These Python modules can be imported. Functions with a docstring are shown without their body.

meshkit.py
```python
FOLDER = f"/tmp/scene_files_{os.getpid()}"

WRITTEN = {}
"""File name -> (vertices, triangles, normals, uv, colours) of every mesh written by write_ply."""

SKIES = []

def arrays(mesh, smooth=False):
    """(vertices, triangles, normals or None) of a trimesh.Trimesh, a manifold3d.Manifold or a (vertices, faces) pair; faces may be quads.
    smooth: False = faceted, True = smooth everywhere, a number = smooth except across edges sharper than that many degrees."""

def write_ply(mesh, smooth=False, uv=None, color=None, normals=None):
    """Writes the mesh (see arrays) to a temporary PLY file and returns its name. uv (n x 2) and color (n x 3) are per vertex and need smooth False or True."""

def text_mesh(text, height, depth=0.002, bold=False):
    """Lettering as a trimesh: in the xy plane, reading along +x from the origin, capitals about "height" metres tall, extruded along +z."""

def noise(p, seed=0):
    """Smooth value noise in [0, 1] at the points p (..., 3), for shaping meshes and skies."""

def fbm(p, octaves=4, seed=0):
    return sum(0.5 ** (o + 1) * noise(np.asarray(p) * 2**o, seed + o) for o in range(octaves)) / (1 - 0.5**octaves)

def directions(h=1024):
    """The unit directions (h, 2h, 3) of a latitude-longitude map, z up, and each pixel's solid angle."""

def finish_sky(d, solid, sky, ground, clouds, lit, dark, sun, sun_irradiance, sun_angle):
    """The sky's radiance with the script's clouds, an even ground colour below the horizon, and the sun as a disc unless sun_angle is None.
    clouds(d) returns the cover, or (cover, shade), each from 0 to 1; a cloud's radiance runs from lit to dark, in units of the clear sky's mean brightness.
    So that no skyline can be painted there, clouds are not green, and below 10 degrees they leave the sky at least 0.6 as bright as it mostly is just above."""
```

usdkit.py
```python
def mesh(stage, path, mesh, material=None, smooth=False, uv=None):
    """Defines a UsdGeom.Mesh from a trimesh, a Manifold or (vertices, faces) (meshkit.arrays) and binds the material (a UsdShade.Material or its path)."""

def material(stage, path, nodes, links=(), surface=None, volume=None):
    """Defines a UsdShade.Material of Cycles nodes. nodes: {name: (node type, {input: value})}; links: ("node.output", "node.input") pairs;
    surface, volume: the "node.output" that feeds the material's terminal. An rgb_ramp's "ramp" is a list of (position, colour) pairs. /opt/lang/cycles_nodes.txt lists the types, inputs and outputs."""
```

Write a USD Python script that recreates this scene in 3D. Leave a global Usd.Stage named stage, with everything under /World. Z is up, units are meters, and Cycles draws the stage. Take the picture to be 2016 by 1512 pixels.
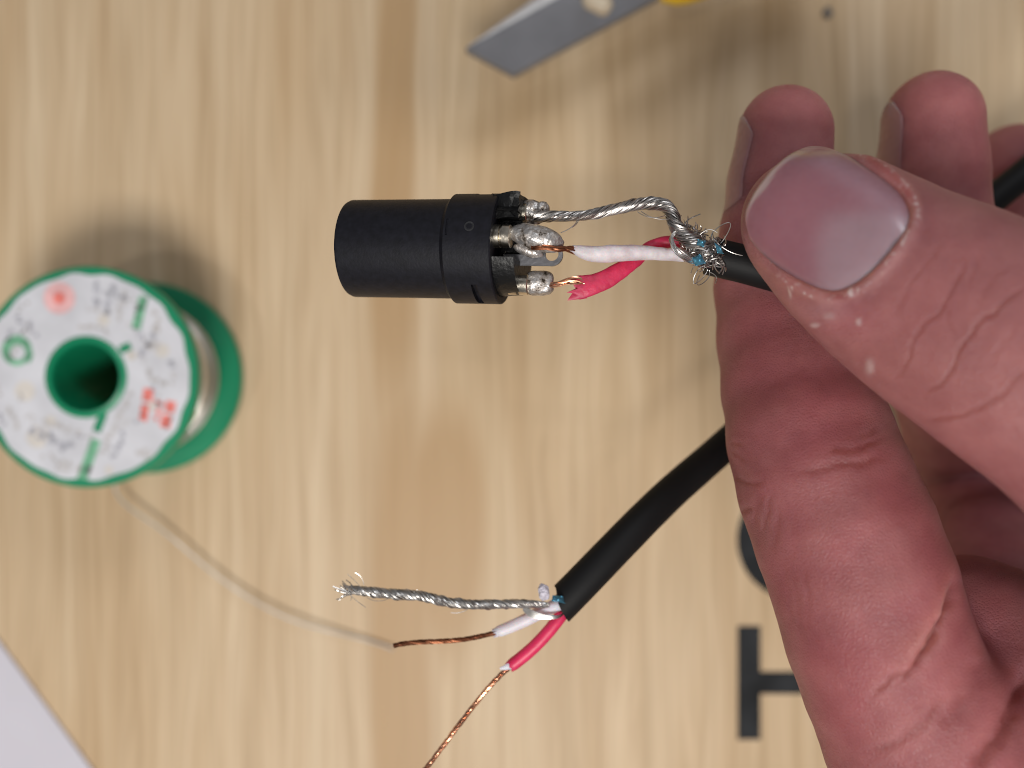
import math, random
import numpy as np, trimesh, manifold3d as m3, usdkit, meshkit
from scipy.interpolate import CubicSpline, PchipInterpolator
from pxr import Usd, UsdGeom, UsdLux, UsdShade, Gf, Sdf, Vt

stage = Usd.Stage.CreateInMemory()
UsdGeom.SetStageUpAxis(stage, UsdGeom.Tokens.z)
UsdGeom.SetStageMetersPerUnit(stage, 1.0)
UsdGeom.Xform.Define(stage, '/World')
UsdGeom.Scope.Define(stage, '/World/Looks')
rng = np.random.default_rng(7)

# ------------------------------------------------------------------ camera
H = 0.218            # camera height over the table top
F = 1700.0           # focal length in pixels of the 2016 px wide photograph
cam = UsdGeom.Camera.Define(stage, '/World/camera')
cam.AddTranslateOp().Set((0, 0, H))
cam.CreateFocalLengthAttr(5.0)
cam.CreateHorizontalApertureAttr(5.0 * 2016 / F)
cam.CreateVerticalApertureAttr(5.0 * 1512 / F)
cam.CreateFStopAttr(1.9)
cam.CreateFocusDistanceAttr(0.109)
cam.CreateClippingRangeAttr(Gf.Vec2f(0.004, 50))
cam.CreateExposureAttr(-0.1)

# ------------------------------------------------------------------ lamps
dome = UsdLux.DomeLight.Define(stage, '/World/room_light')
amb = usdkit.material(stage, '/World/Looks/room_light',
    {'bg': ('background_shader', {'color': (0.97, 0.97, 1.0), 'strength': 0.215})}, surface='bg.background')
UsdShade.MaterialBindingAPI.Apply(dome.GetPrim()).Bind(amb)

def lamp(name, pos, target, w, h, power, color):
    l = UsdLux.RectLight.Define(stage, '/World/' + name)
    l.CreateWidthAttr(w); l.CreateHeightAttr(h); l.CreateIntensityAttr(power); l.CreateColorAttr(Gf.Vec3f(*color))
    z = np.array(pos, float) - np.array(target, float); z /= np.linalg.norm(z)
    x = np.cross([0.1, 1, 0], z); x /= np.linalg.norm(x); y = np.cross(z, x)
    m = Gf.Matrix4d(*x, 0, *y, 0, *z, 0, *pos, 1)
    l.AddTransformOp().Set(m)
    return l
lamp('desk_lamp', (0.01, -0.27, 0.55), (0, 0, 0), 0.19, 0.15, 32.0, (1.0, 0.965, 0.91))
lamp('highlight_lamp', (0.24, 0.54, 0.66), (0, 0, 0.05), 0.22, 0.22, 9.0, (0.93, 0.96, 1.0))  # unseen lamp, added for the nail highlight and the blade's shadow
lamp('ceiling_lamp', (-0.25, -0.25, 1.10), (0, 0, 0.0), 0.05, 0.05, 150.0, (1.0, 0.97, 0.94))

# ------------------------------------------------------------------ helpers
def P(px, py, d):
    """world point that stands d metres below the lens and shows at photo pixel (px, py)"""
    return np.array([(px - 1008) / F * d, -(py - 756) / F * d, H - d])

def T(px, py, z=0.0):
    return P(px, py, H - z)

used = {}
def numbered(parent, name):
    k = (parent, name)
    used[k] = used.get(k, -1) + 1
    return name if used[k] == 0 else f'{name}_{used[k]:03d}'

def tag(prim, label=None, cat=None, group=None, kind=None):
    for k, v in (('label', label), ('category', cat), ('group', group), ('kind', kind)):
        if v:
            prim.SetCustomDataByKey(k, v)
    return prim

def thing(name, label, cat, kind=None, loc=None):
    x = UsdGeom.Xform.Define(stage, '/World/' + numbered('/World', name))
    if loc is not None:
        x.AddTranslateOp().Set(tuple(map(float, loc)))
    tag(x.GetPrim(), label, cat, kind=kind)
    return x.GetPrim()

def origin(prim):
    m = UsdGeom.Xformable(prim).ComputeLocalToWorldTransform(0)
    return np.array(m.ExtractTranslation())

def obj(name, mesh, mat, parent=None, smooth=40, color=None, label=None):
    pp = parent.GetPath().pathString if parent else '/World'
    path = pp + '/' + numbered(pp, name)
    if hasattr(mesh, 'to_mesh'):
        mm = mesh.to_mesh(); mesh = trimesh.Trimesh(mm.vert_properties[:, :3], mm.tri_verts, process=False)
    if isinstance(mesh, (tuple, list)):
        v, f = np.asarray(mesh[0], float), np.asarray(mesh[1])
        mesh = trimesh.Trimesh(v, f, process=False) if f.shape[1] == 3 else trimesh.Trimesh(v, np.vstack([f[:, [0, 1, 2]], f[:, [0, 2, 3]]]), process=False)
    if parent is not None:
        o = origin(parent)
        if np.abs(o).sum() > 0:
            mesh = mesh.copy(); mesh.apply_translation(-o)
    m = usdkit.mesh(stage, path, mesh, mat, smooth=smooth)
    if color is not None:
        UsdGeom.PrimvarsAPI(m).CreatePrimvar('tint', Sdf.ValueTypeNames.Color3fArray, 'vertex').Set(Vt.Vec3fArray.FromNumpy(np.asarray(color, np.float32)))
    if label:
        tag(m.GetPrim(), label)
    return m.GetPrim()

def spline(pts, n):
    pts = np.asarray(pts, float)
    s = np.r_[0, np.cumsum(np.linalg.norm(np.diff(pts[:, :3], axis=0), axis=1))]
    return CubicSpline(s / s[-1], pts)(np.linspace(0, 1, n))

def frames(p, up=(0, 0, 1)):
    t = np.gradient(p, axis=0); t /= np.linalg.norm(t, axis=1, keepdims=True)
    a = np.cross(up, t[0]); a /= np.linalg.norm(a)
    A = []
    for k in range(len(p)):
        a = a - t[k] * (a @ t[k]); a /= np.linalg.norm(a); A.append(a)
    A = np.array(A)
    return t, A, np.cross(t, A)

def sweep(p, r, sides=16, flat=1.0, rough=0.0, seed=0, rscale=900, ragged=(0, 0), cap=True, up=(0, 0, 1)):
    """tube along p; r per point, flat = second radius over the first, rough = noise on the radius (fraction), ragged = uneven ends (m)"""
    p = np.asarray(p, float); n = len(p)
    r = np.broadcast_to(np.asarray(r, float), (n,)); flat = np.broadcast_to(np.asarray(flat, float), (n,))
    t, A, B = frames(p, up)
    th = np.arange(sides) / sides * 2 * np.pi
    ring = (np.cos(th)[None, :, None] * A[:, None] * r[:, None, None] + np.sin(th)[None, :, None] * B[:, None] * (r * flat)[:, None, None])
    if rough:
        nz = meshkit.fbm((p[:, None] + ring) * rscale, 3, seed) - 0.5
        ring = ring * (1 + 2 * rough * nz[..., None])
    v = p[:, None] + ring
    g = np.random.default_rng(seed)
    for e, amt in ((0, ragged[0]), (-1, ragged[1])):
        if amt:
            off = amt * (g.random(sides) - 0.5) * 2
            v[e] += t[e] * off[:, None]
    v = v.reshape(-1, 3)
    i, j = np.meshgrid(np.arange(n - 1), np.arange(sides), indexing='ij')
    a = i * sides + j; b = i * sides + (j + 1) % sides
    f = np.stack([np.stack([a, b, b + sides], -1), np.stack([a, b + sides, a + sides], -1)], 2).reshape(-1, 3)
    if cap:
        v = np.vstack([v, p[0], p[-1]])
        c0, c1 = n * sides, n * sides + 1
        k = np.arange(sides); k1 = (k + 1) % sides
        f = np.vstack([f, np.stack([np.full(sides, c0), k1, k], 1), np.stack([np.full(sides, c1), (n - 1) * sides + k, (n - 1) * sides + k1], 1)])
    return trimesh.Trimesh(v, f, process=False)

def cat(ms):
    return trimesh.util.concatenate(ms)

def rope(p, R, n, pitch, rs, seed=0, spread=0.12, sides=5, core=0.82, hand=1, fray=0.0):
    """n wires of radius rs laid in a helix on radius R(s) round the path p"""
    g = np.random.default_rng(seed)
    p = np.asarray(p); m = len(p); R = np.broadcast_to(np.asarray(R, float), (m,))
    t, A, B = frames(p)
    s = np.r_[0, np.cumsum(np.linalg.norm(np.diff(p, axis=0), axis=1))]
    out = []
    for k in range(n):
        ph = 2 * np.pi * k / n + g.normal() * 0.5 * 2 * np.pi / n
        lump = np.interp(s, np.linspace(0, s[-1], 14), g.normal(size=14)) * spread
        drift = np.interp(s, np.linspace(0, s[-1], 9), g.normal(size=9)) * 0.25
        a = ph + hand * s / pitch * 2 * np.pi + drift
        rr = R * (1 + lump)
        q = p + A * (np.cos(a) * rr)[:, None] + B * (np.sin(a) * rr)[:, None]
        if fray:
            w = np.clip((s / s[-1] - 0.93) / 0.07, 0, 1) ** 2
            q = q + (A * g.normal() + B * g.normal() + t * g.normal() * 1.5)[:, :] * (w * fray)[:, None]
        out.append(sweep(q, rs * g.uniform(0.8, 1.15), sides, cap=True))
    if core:
        e = int(m * (0.93 if fray else 1.0))
        out.append(sweep(p[:e], R[:e] * core, 10))
    return cat(out)

def hair(pts, r=0.00004, n=24):
    return sweep(spline(pts, n), r, 5)

# ------------------------------------------------------------------ materials
def mat(name, nodes, links=(), surface='p.BSDF'):
    return usdkit.material(stage, '/World/Looks/' + name, nodes, links, surface=surface)

def plain(name, color, rough=0.5, metal=0.0, spec=0.5, bump=0.0, bscale=2000, var=0.0, vscale=600, **kw):
    dark = tuple(c * (1 - var) for c in color); lite = tuple(min(1, c * (1 + var)) for c in color)
    nodes = {'g': ('geometry', {}), 'n': ('noise_texture', {'scale': vscale, 'detail': 4.0}),
             'r': ('rgb_ramp', {'ramp': [(0.3, dark), (0.7, lite)]}),
             'n2': ('noise_texture', {'scale': bscale, 'detail': 3.0}),
             'b': ('bump', {'strength': bump, 'distance': 0.0002}),
             'p': ('principled_bsdf', {'roughness': rough, 'metallic': metal, 'specular_ior_level': spec, **kw})}
    links = [('g.position', 'n.vector'), ('g.position', 'n2.vector'), ('n.fac', 'r.fac'), ('r.color', 'p.base_color')]
    if bump:
        links += [('n2.fac', 'b.height'), ('b.normal', 'p.normal')]
    return mat(name, nodes, links)

def wood(name, light, dark, brown, shift):
    K = 0.218 / F
    def blob(cx, cy, rx, ry):
        x, y = (cx - 1008) * K, -(cy - 756) * K
        sx, sy = 1 / (rx * K), 1 / (ry * K)
        return {'location': (-x * sx, -y * sy, 0), 'scale': (sx, sy, 0)}
    nodes = {
        'g': ('geometry', {}),
        'mw': ('mapping', {'scale': (70, 9, 1), 'location': (shift, shift, 0)}),
        'wob': ('noise_texture', {'scale': 1.0, 'detail': 2.0}),
        'wv': ('vector_math', {'math_type': 'multiply', 'vector2': (0.012, 0.02, 0)}),
        'pos': ('vector_math', {'math_type': 'add'}),
        'ms': ('mapping', {'scale': (270, 7, 1), 'location': (shift * 3, shift, 0)}),
        'streak': ('noise_texture', {'scale': 1.0, 'detail': 5.0, 'roughness': 0.62}),
        'mf': ('mapping', {'scale': (900, 18, 1), 'location': (shift, 0, 0)}),
        'fibre': ('noise_texture', {'scale': 1.0, 'detail': 3.0}),
        'mb': ('mapping', {'scale': (55, 7, 1), 'location': (shift * 7, shift * 2, 0)}),
        'broad': ('noise_texture', {'scale': 1.0, 'detail': 2.0}),
        'rs': ('rgb_ramp', {'ramp': [(0.28, tuple(d * 0.92 for d in dark)), (0.44, dark), (0.60, light), (0.75, tuple(l * 1.06 for l in light))]}),
        'rb': ('rgb_ramp', {'ramp': [(0.34, (0.86, 0.80, 0.72)), (0.58, (1.0, 1.0, 1.0))]}),
        'mul': ('mix_color', {'blend_type': 'multiply', 'fac': 0.85}),
        'rf': ('rgb_ramp', {'ramp': [(0.36, (0.78, 0.74, 0.68)), (0.56, (1, 1, 1))]}),
        'mul2': ('mix_color', {'blend_type': 'multiply', 'fac': 0.65}),
        'b1': ('mapping', blob(915, 960, 120, 330)), 's1': ('gradient_texture', {'gradient_type': 'spherical'}),
        'b2': ('mapping', blob(828, 130, 62, 900)), 's2': ('gradient_texture', {'gradient_type': 'spherical'}),
        'b3': ('mapping', blob(835, 1330, 70, 900)), 's3': ('gradient_texture', {'gradient_type': 'spherical'}),
        'b4': ('mapping', blob(0, 330, 60, 420)), 's4': ('gradient_texture', {'gradient_type': 'spherical'}),
        'a1': ('math', {'math_type': 'maximum'}), 'a2': ('math', {'math_type': 'maximum'}), 'a3': ('math', {'math_type': 'maximum'}),
        'rm': ('map_range', {'range_type': 'smoothstep', 'from_min': 0.02, 'from_max': 0.5, 'to_min': 0.0, 'to_max': 0.9, 'clamp': True}),
        'am': ('math', {'math_type': 'multiply'}),
        'rn': ('map_range', {'from_min': 0.3, 'from_max': 0.65, 'to_min': 0.75, 'to_max': 1.0, 'clamp': True}),
        'fig': ('mix_color', {'b': brown}),
        'bump': ('bump', {'strength': 0.215, 'distance': 0.0003}),
        'p': ('principled_bsdf', {'roughness': 0.48, 'specular_ior_level': 0.35})}
    links = [('g.position', 'mw.vector'), ('mw.vector', 'wob.vector'), ('wob.color', 'wv.vector1'), ('g.position', 'pos.vector1'), ('wv.vector', 'pos.vector2'),
             ('pos.vector', 'ms.vector'), ('ms.vector', 'streak.vector'), ('pos.vector', 'mf.vector'), ('mf.vector', 'fibre.vector'),
             ('pos.vector', 'mb.vector'), ('mb.vector', 'broad.vector'), ('streak.fac', 'rs.fac'), ('broad.fac', 'rb.fac'),
             ('rs.color', 'mul.a'), ('rb.color', 'mul.b'), ('fibre.fac', 'rf.fac'), ('mul.result', 'mul2.a'), ('rf.color', 'mul2.b'),
             ('pos.vector', 'b1.vector'), ('b1.vector', 's1.vector'), ('pos.vector', 'b2.vector'), ('b2.vector', 's2.vector'),
             ('pos.vector', 'b3.vector'), ('b3.vector', 's3.vector'), ('pos.vector', 'b4.vector'), ('b4.vector', 's4.vector'),
             ('s1.fac', 'a1.value1'), ('s2.fac', 'a1.value2'), ('a1.value', 'a2.value1'), ('s3.fac', 'a2.value2'), ('a2.value', 'a3.value1'), ('s4.fac', 'a3.value2'),
             ('a3.value', 'rm.value'), ('rm.result', 'am.value1'), ('streak.fac', 'rn.value'), ('rn.result', 'am.value2'),
             ('am.value', 'fig.fac'), ('mul2.result', 'fig.a'), ('fig.result', 'p.base_color'),
             ('streak.fac', 'bump.height'), ('bump.normal', 'p.normal')]
    return mat(name, nodes, links)

W1 = wood('pine_left', (0.64, 0.495, 0.33), (0.59, 0.44, 0.28), (0.43, 0.27, 0.13), 0.0)
W2 = wood('pine_right', (0.625, 0.475, 0.305), (0.57, 0.42, 0.255), (0.43, 0.27, 0.13), 5.3)

def skin_material():
    nodes = {
        'g': ('geometry', {}), 't': ('attribute', {'attribute': 'tint'}),
        'n': ('noise_texture', {'scale': 260.0, 'detail': 4.0, 'roughness': 0.6}),
        'r': ('rgb_ramp', {'ramp': [(0.3, (0.86, 0.78, 0.79)), (0.7, (1.10, 1.10, 1.08))]}),
        'm': ('mix_color', {'blend_type': 'multiply', 'fac': 1.0, 'use_clamp': False}),
        'v': ('voronoi_texture', {'scale': 2300.0, 'feature': 'distance_to_edge'}),
        'vr': ('map_range', {'from_min': 0.0, 'from_max': 0.25, 'to_min': 0.0, 'to_max': 1.0, 'clamp': True}),
        'n2': ('noise_texture', {'scale': 4200.0, 'detail': 3.0}),
        'ad': ('math', {'math_type': 'add'}),
        'b': ('bump', {'strength': 0.45, 'distance': 0.00012}),
        'p': ('principled_bsdf', {'roughness': 0.52, 'specular_ior_level': 0.4, 'subsurface_method': 'random_walk_skin', 'subsurface_weight': 1.0,
                                  'subsurface_scale': 0.0016, 'subsurface_radius': (1.0, 0.36, 0.24)})}
    links = [('g.position', 'n.vector'), ('n.fac', 'r.fac'), ('t.color', 'm.a'), ('r.color', 'm.b'), ('m.result', 'p.base_color'),
             ('g.position', 'v.vector'), ('v.distance', 'vr.value'), ('g.position', 'n2.vector'), ('vr.result', 'ad.value1'), ('n2.fac', 'ad.value2'),
             ('ad.value', 'b.height'), ('b.normal', 'p.normal')]
    return mat('skin', nodes, links)

def nail_material():
    nodes = {'t': ('attribute', {'attribute': 'tint'}), 'g': ('geometry', {}),
             'n': ('noise_texture', {'scale': 500.0, 'detail': 3.0}),
             'b': ('bump', {'strength': 0.12, 'distance': 0.0002}),
             'rr': ('map_range', {'from_min': 0.3, 'from_max': 0.7, 'to_min': 0.24, 'to_max': 0.38, 'clamp': True}),
             'p': ('principled_bsdf', {'roughness': 0.3, 'specular_ior_level': 0.5, 'subsurface_weight': 0.6, 'subsurface_scale': 0.0008,
                                       'subsurface_radius': (1.0, 0.4, 0.3)})}
    return mat('nail', nodes, [('t.color', 'p.base_color'), ('g.position', 'n.vector'), ('n.fac', 'b.height'), ('b.normal', 'p.normal'),
                               ('n.fac', 'rr.value'), ('rr.result', 'p.roughness')])

SKIN, NAIL = skin_material(), nail_material()
BLACK_RUBBER = plain('black_rubber', (0.0055, 0.0055, 0.006), 0.6, spec=0.22, bump=0.15, bscale=5000)
NAVY = plain('navy_plastic', (0.0065, 0.0065, 0.010), 0.5, spec=0.24, bump=0.12, bscale=3000, var=0.3, vscale=1100)
BLACK = plain('black_plastic', (0.004, 0.004, 0.0045), 0.4, spec=0.3, bump=0.5, bscale=1500)
TIN = plain('tinned_copper', (0.58, 0.56, 0.54), 0.33, metal=1.0, var=0.25, vscale=900)
TIN_DARK = plain('tinned_copper_dull', (0.40, 0.375, 0.36), 0.34, metal=1.0, var=0.3, vscale=900)
COPPER = plain('copper', (0.72, 0.38, 0.24), 0.27, metal=1.0, var=0.2, vscale=900)
COPPER_DULL = plain('copper_dull', (0.22, 0.085, 0.045), 0.42, metal=1.0, var=0.35, vscale=1200)
WHITE_WIRE = plain('white_insulation', (0.62, 0.56, 0.61), 0.5, bump=0.2, bscale=1500, var=0.06, vscale=700, subsurface_weight=0.3, subsurface_scale=0.0008)
WHITE_BURNT = plain('white_insulation_scorched', (0.56, 0.485, 0.51), 0.55, bump=0.5, bscale=1800, var=0.22, vscale=500, subsurface_weight=0.3, subsurface_scale=0.0008)
RED_WIRE = plain('red_insulation', (0.58, 0.02, 0.09), 0.45, bump=0.15, bscale=1500, var=0.12, vscale=700, subsurface_weight=0.25, subsurface_scale=0.0006)
RED_MELT = plain('red_insulation_melted', (0.50, 0.02, 0.075), 0.5, bump=0.5, bscale=1500, var=0.25, vscale=600, subsurface_weight=0.25, subsurface_scale=0.0006)
FOIL = plain('blue_foil', (0.10, 0.33, 0.48), 0.3, metal=0.8, bump=0.8, bscale=1200, var=0.4, vscale=1200)
TAB = plain('grey_lug', (0.22, 0.22, 0.235), 0.42, metal=0.8, bump=0.2, var=0.15)
CUP = plain('cup_metal', (0.55, 0.50, 0.42), 0.28, metal=1.0, bump=0.3, bscale=900, var=0.4, vscale=700)
GREEN = plain('green_plastic', (0.006, 0.225, 0.105), 0.36, var=0.08, vscale=60)
PAPER = plain('label_paper', (0.58, 0.58, 0.62), 0.6, bump=0.3, bscale=300, var=0.10, vscale=120)
SHEET = plain('white_card', (0.58, 0.56, 0.62), 0.55, var=0.03, vscale=40)
INK_RED = plain('red_ink', (0.72, 0.19, 0.16), 0.6, var=0.25, vscale=500)
INK_PALE = plain('pale_red_ink', (0.72, 0.42, 0.42), 0.6, var=0.15, vscale=500)
INK_GREY = plain('grey_ink', (0.34, 0.34, 0.38), 0.6, var=0.3, vscale=500)
INK_SMUDGE = plain('smudged_ink', (0.47, 0.45, 0.45), 0.6, var=0.15, vscale=300)
INK_GREEN = plain('green_ink', (0.14, 0.36, 0.22), 0.6, var=0.45, vscale=400)
SOLDER = plain('solder_wire', (0.66, 0.66, 0.64), 0.28, metal=1.0, var=0.1)
SOLDER_DULL = plain('solder_tail', (0.78, 0.76, 0.72), 0.30, metal=0.6, var=0.2, vscale=200)
LETTER = plain('black_paint', (0.020, 0.022, 0.025), 0.7, spec=0.2, var=0.5, vscale=120)
STEEL = plain('grey_steel', (0.21, 0.22, 0.245), 0.42, metal=0.35, var=0.1, vscale=120)
STEEL_LIT = plain('steel_bevel_lit', (0.60, 0.61, 0.63), 0.38, metal=0.5, var=0.08)  # the blade's steel, coloured paler for the facet that catches light
CREAM = plain('cream_plastic', (0.55, 0.46, 0.34), 0.4)
YELLOW = plain('yellow_plastic', (0.75, 0.48, 0.02), 0.4)

def joint_material():
    nodes = {'g': ('geometry', {}),
             'n': ('noise_texture', {'scale': 1100.0, 'detail': 5.0, 'roughness': 0.65}),
             'r': ('rgb_ramp', {'ramp': [(0.35, (0.04, 0.03, 0.02)), (0.42, (0.32, 0.28, 0.25)), (0.53, (0.48, 0.46, 0.45)), (0.70, (0.74, 0.72, 0.71))]}),
             'rr': ('rgb_ramp', {'ramp': [(0.35, (0.7, 0.7, 0.7)), (0.62, (0.3, 0.3, 0.3))]}),
             'n2': ('noise_texture', {'scale': 3200.0, 'detail': 4.0}),
             'b': ('bump', {'strength': 0.4, 'distance': 0.0002}),
             'p': ('principled_bsdf', {'metallic': 0.85, 'roughness': 0.3})}
    return mat('solder_joint', nodes, [('g.position', 'n.vector'), ('n.fac', 'r.fac'), ('r.color', 'p.base_color'), ('n.fac', 'rr.fac'), ('rr.color', 'p.roughness'),
                                       ('g.position', 'n2.vector'), ('n2.fac', 'b.height'), ('b.normal', 'p.normal')])
JOINT = joint_material()

# ------------------------------------------------------------------ the table top: glued boards
def box(x0, x1, y0, y1, z0, z1):
    m = trimesh.creation.box((x1 - x0, y1 - y0, z1 - z0)); m.apply_translation(((x0 + x1) / 2, (y0 + y1) / 2, (z0 + z1) / 2)); return m

table = UsdGeom.Xform.Define(stage, '/World/tabletop').GetPrim()
tag(table, 'pale pine tabletop of glued boards under everything', kind='structure')
seams = [-0.55, -0.134, (866 - 1008) * H / F, 0.085, 0.50]
for k in range(4):
    obj('board', box(seams[k], seams[k + 1], -0.40, 0.40, -0.025, 0), (W2, W1, W2, W1)[k] if k != 1 else W1, table, smooth=False)

# stencilled letters, read from the right-hand side of the picture: T, then O above it
K = H / F
def flat_poly(shape, z0, z1):
    m = trimesh.creation.extrude_polygon(shape, z1 - z0, engine='earcut'); m.apply_translation((0, 0, z0)); return m
from shapely.geometry import Polygon, Point, LineString, box as sbox
from scipy.ndimage import gaussian_filter
from shapely import affinity, union_all
def tx(px): return (px - 1008) * K
def ty(py): return -(py - 756) * K
tee = union_all([sbox(tx(1452), ty(1456), tx(1497), ty(1232)), sbox(tx(1490), ty(1366), tx(1680), ty(1322))])
obj('letter', flat_poly(tee, -0.001, 0.00012), LETTER, table, smooth=False)
oh = affinity.translate(affinity.scale(Point(0, 0).buffer(1, 48), 115 * K, 118 * K), tx(1566), ty(1062))
oh = oh.difference(affinity.translate(affinity.scale(Point(0, 0).buffer(1, 48), 70 * K, 74 * K), tx(1566), ty(1062)))
obj('letter', flat_poly(oh, -0.001, 0.00012), LETTER, table, smooth=False)

# ------------------------------------------------------------------ white card, lower left corner
cardp = Polygon([(tx(-40), ty(1205)), (tx(186), ty(1516)), (tx(420), ty(1900)), (tx(-200), ty(2200)), (tx(-620), ty(1500))])
c = obj('card', flat_poly(cardp.buffer(0.001).buffer(-0.001), 0.0002, 0.0009), SHEET)
tag(c, 'white card sheet lying on the table below the solder spool', 'card')

# ------------------------------------------------------------------ solder spool
def lathe(profile, c, n=96):
    m = trimesh.creation.revolve(np.array(profile), sections=n); m.apply_translation(c); return m
SH = 0.0325
sc = np.array([*P(170, 742, H - SH)[:2], 0.0])
sr = 219 / F * (H - SH)
spool = thing('solder_spool', 'green plastic spool of solder wire with a worn white paper label', 'spool', loc=sc)
hr = 0.0078
def flange(z0, z1):
    b = 0.0005
    return [(hr, z0), (sr - b, z0), (sr, z0 + b), (sr, z1 - b), (sr - b, z1), (hr, z1), (hr, z0)]
obj('flange', lathe(flange(0.0003, 0.0030), sc), GREEN, spool)
obj('flange', lathe(flange(SH - 0.0030, SH), sc), GREEN, spool)
obj('hub', lathe([(hr - 0.0009, 0.0006), (0.0105, 0.0006), (0.0105, SH - 0.001), (hr + 0.0005, SH + 0.0006), (hr - 0.0003, SH + 0.0006), (hr - 0.0009, SH - 0.0004), (hr - 0.0009, 0.0006)], sc), GREEN, spool)
# wound wire: layers of turns
turns = []
zz = 0.0030
wr = 0.00055
a = np.linspace(0, 2 * np.pi * 24, 24 * 48)
rr = sr * 0.76 + 0.0004 * np.sin(a * 0.13) 
hz = 0.0036 + (SH - 0.0072) * (a / a[-1])
turns.append(sweep(np.stack([sc[0] + rr * np.cos(a), sc[1] + rr * np.sin(a), hz], 1), wr, 8))
turns.append(lathe([(0.0106, 0.0031), (sr * 0.76, 0.0031), (sr * 0.76, SH - 0.0031), (0.0106, SH - 0.0031), (0.0106, 0.0031)], sc))
obj('wound_solder', cat(turns), SOLDER, spool)
tail = [T(262, 905, 0.004), T(228, 968, 0.005), T(300, 1030, 0.004), T(400, 1112, 0.0035), T(500, 1183, 0.003), T(580, 1222, 0.003), T(660, 1245, 0.002), T(775, 1278, 0.0012)]
obj('solder_tail', sweep(spline(tail, 90), 0.00030, 8), SOLDER_DULL, spool)
# the paper label
th = np.linspace(0, 2 * np.pi, 200, endpoint=False)
wav = sr * (0.925 + 0.014 * np.sin(th * 17 + 1) * np.sin(th * 3) + 0.010 * (meshkit.noise(np.stack([np.cos(th) * 6, np.sin(th) * 6, th * 0], 1), 3) - 0.5))
lab = Polygon(np.stack([wav * np.cos(th), wav * np.sin(th)], 1)).difference(Point(0, 0).buffer(0.0087, 48))
def lp(px, py):
    q = P(px, py, H - SH) - sc
    return q[0], q[1]
def strip(x0, y0, x1, y1, w):
    return LineString([lp(x0, y0), lp(x1, y1)]).buffer(w * (H - SH) / F / 2, cap_style=2)
def lab_mesh(shape, z0, z1):
    ms = []
    for gm in getattr(shape, 'geoms', [shape]):
        if gm.area > 1e-9:
            m = trimesh.creation.extrude_polygon(gm, z1 - z0, engine='earcut'); m.apply_translation((sc[0], sc[1], SH + z0)); ms.append(m)
    return cat(ms)
gap = union_all([strip(236, 690, 258, 680, 16), strip(205, 812, 190, 850, 17)])
lab = lab.difference(gap)
lbl = obj('label', lab_mesh(lab, 0.00003, 0.00018), PAPER, spool, smooth=False)
def ink(shape, m, name='print', lift=0):
    obj(name, lab_mesh(shape.intersection(lab), 0.0001, 0.00024 + lift), m, lbl, smooth=False)
x, y = lp(118, 587)
px1 = (H - SH) / F
ink(Point(x, y).buffer(31 * px1), INK_PALE, 'stamp'); ink(Point(x, y).buffer(12 * px1), INK_RED, 'stamp', 0.00005)
ink(union_all([strip(294, 765, 290, 790, 20), strip(287, 796, 283, 826, 16), strip(338, 790, 334, 812, 20), strip(330, 817, 325, 842, 20), strip(276, 818, 290, 828, 8), strip(305, 790, 322, 797, 8), strip(308, 808, 318, 812, 10), strip(304, 822, 312, 826, 8)]), INK_RED, 'red_print')
ink(strip(284, 584, 268, 648, 18), INK_GREEN, 'green_bar'); ink(strip(190, 865, 158, 955, 20), INK_GREEN, 'green_bar')
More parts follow.
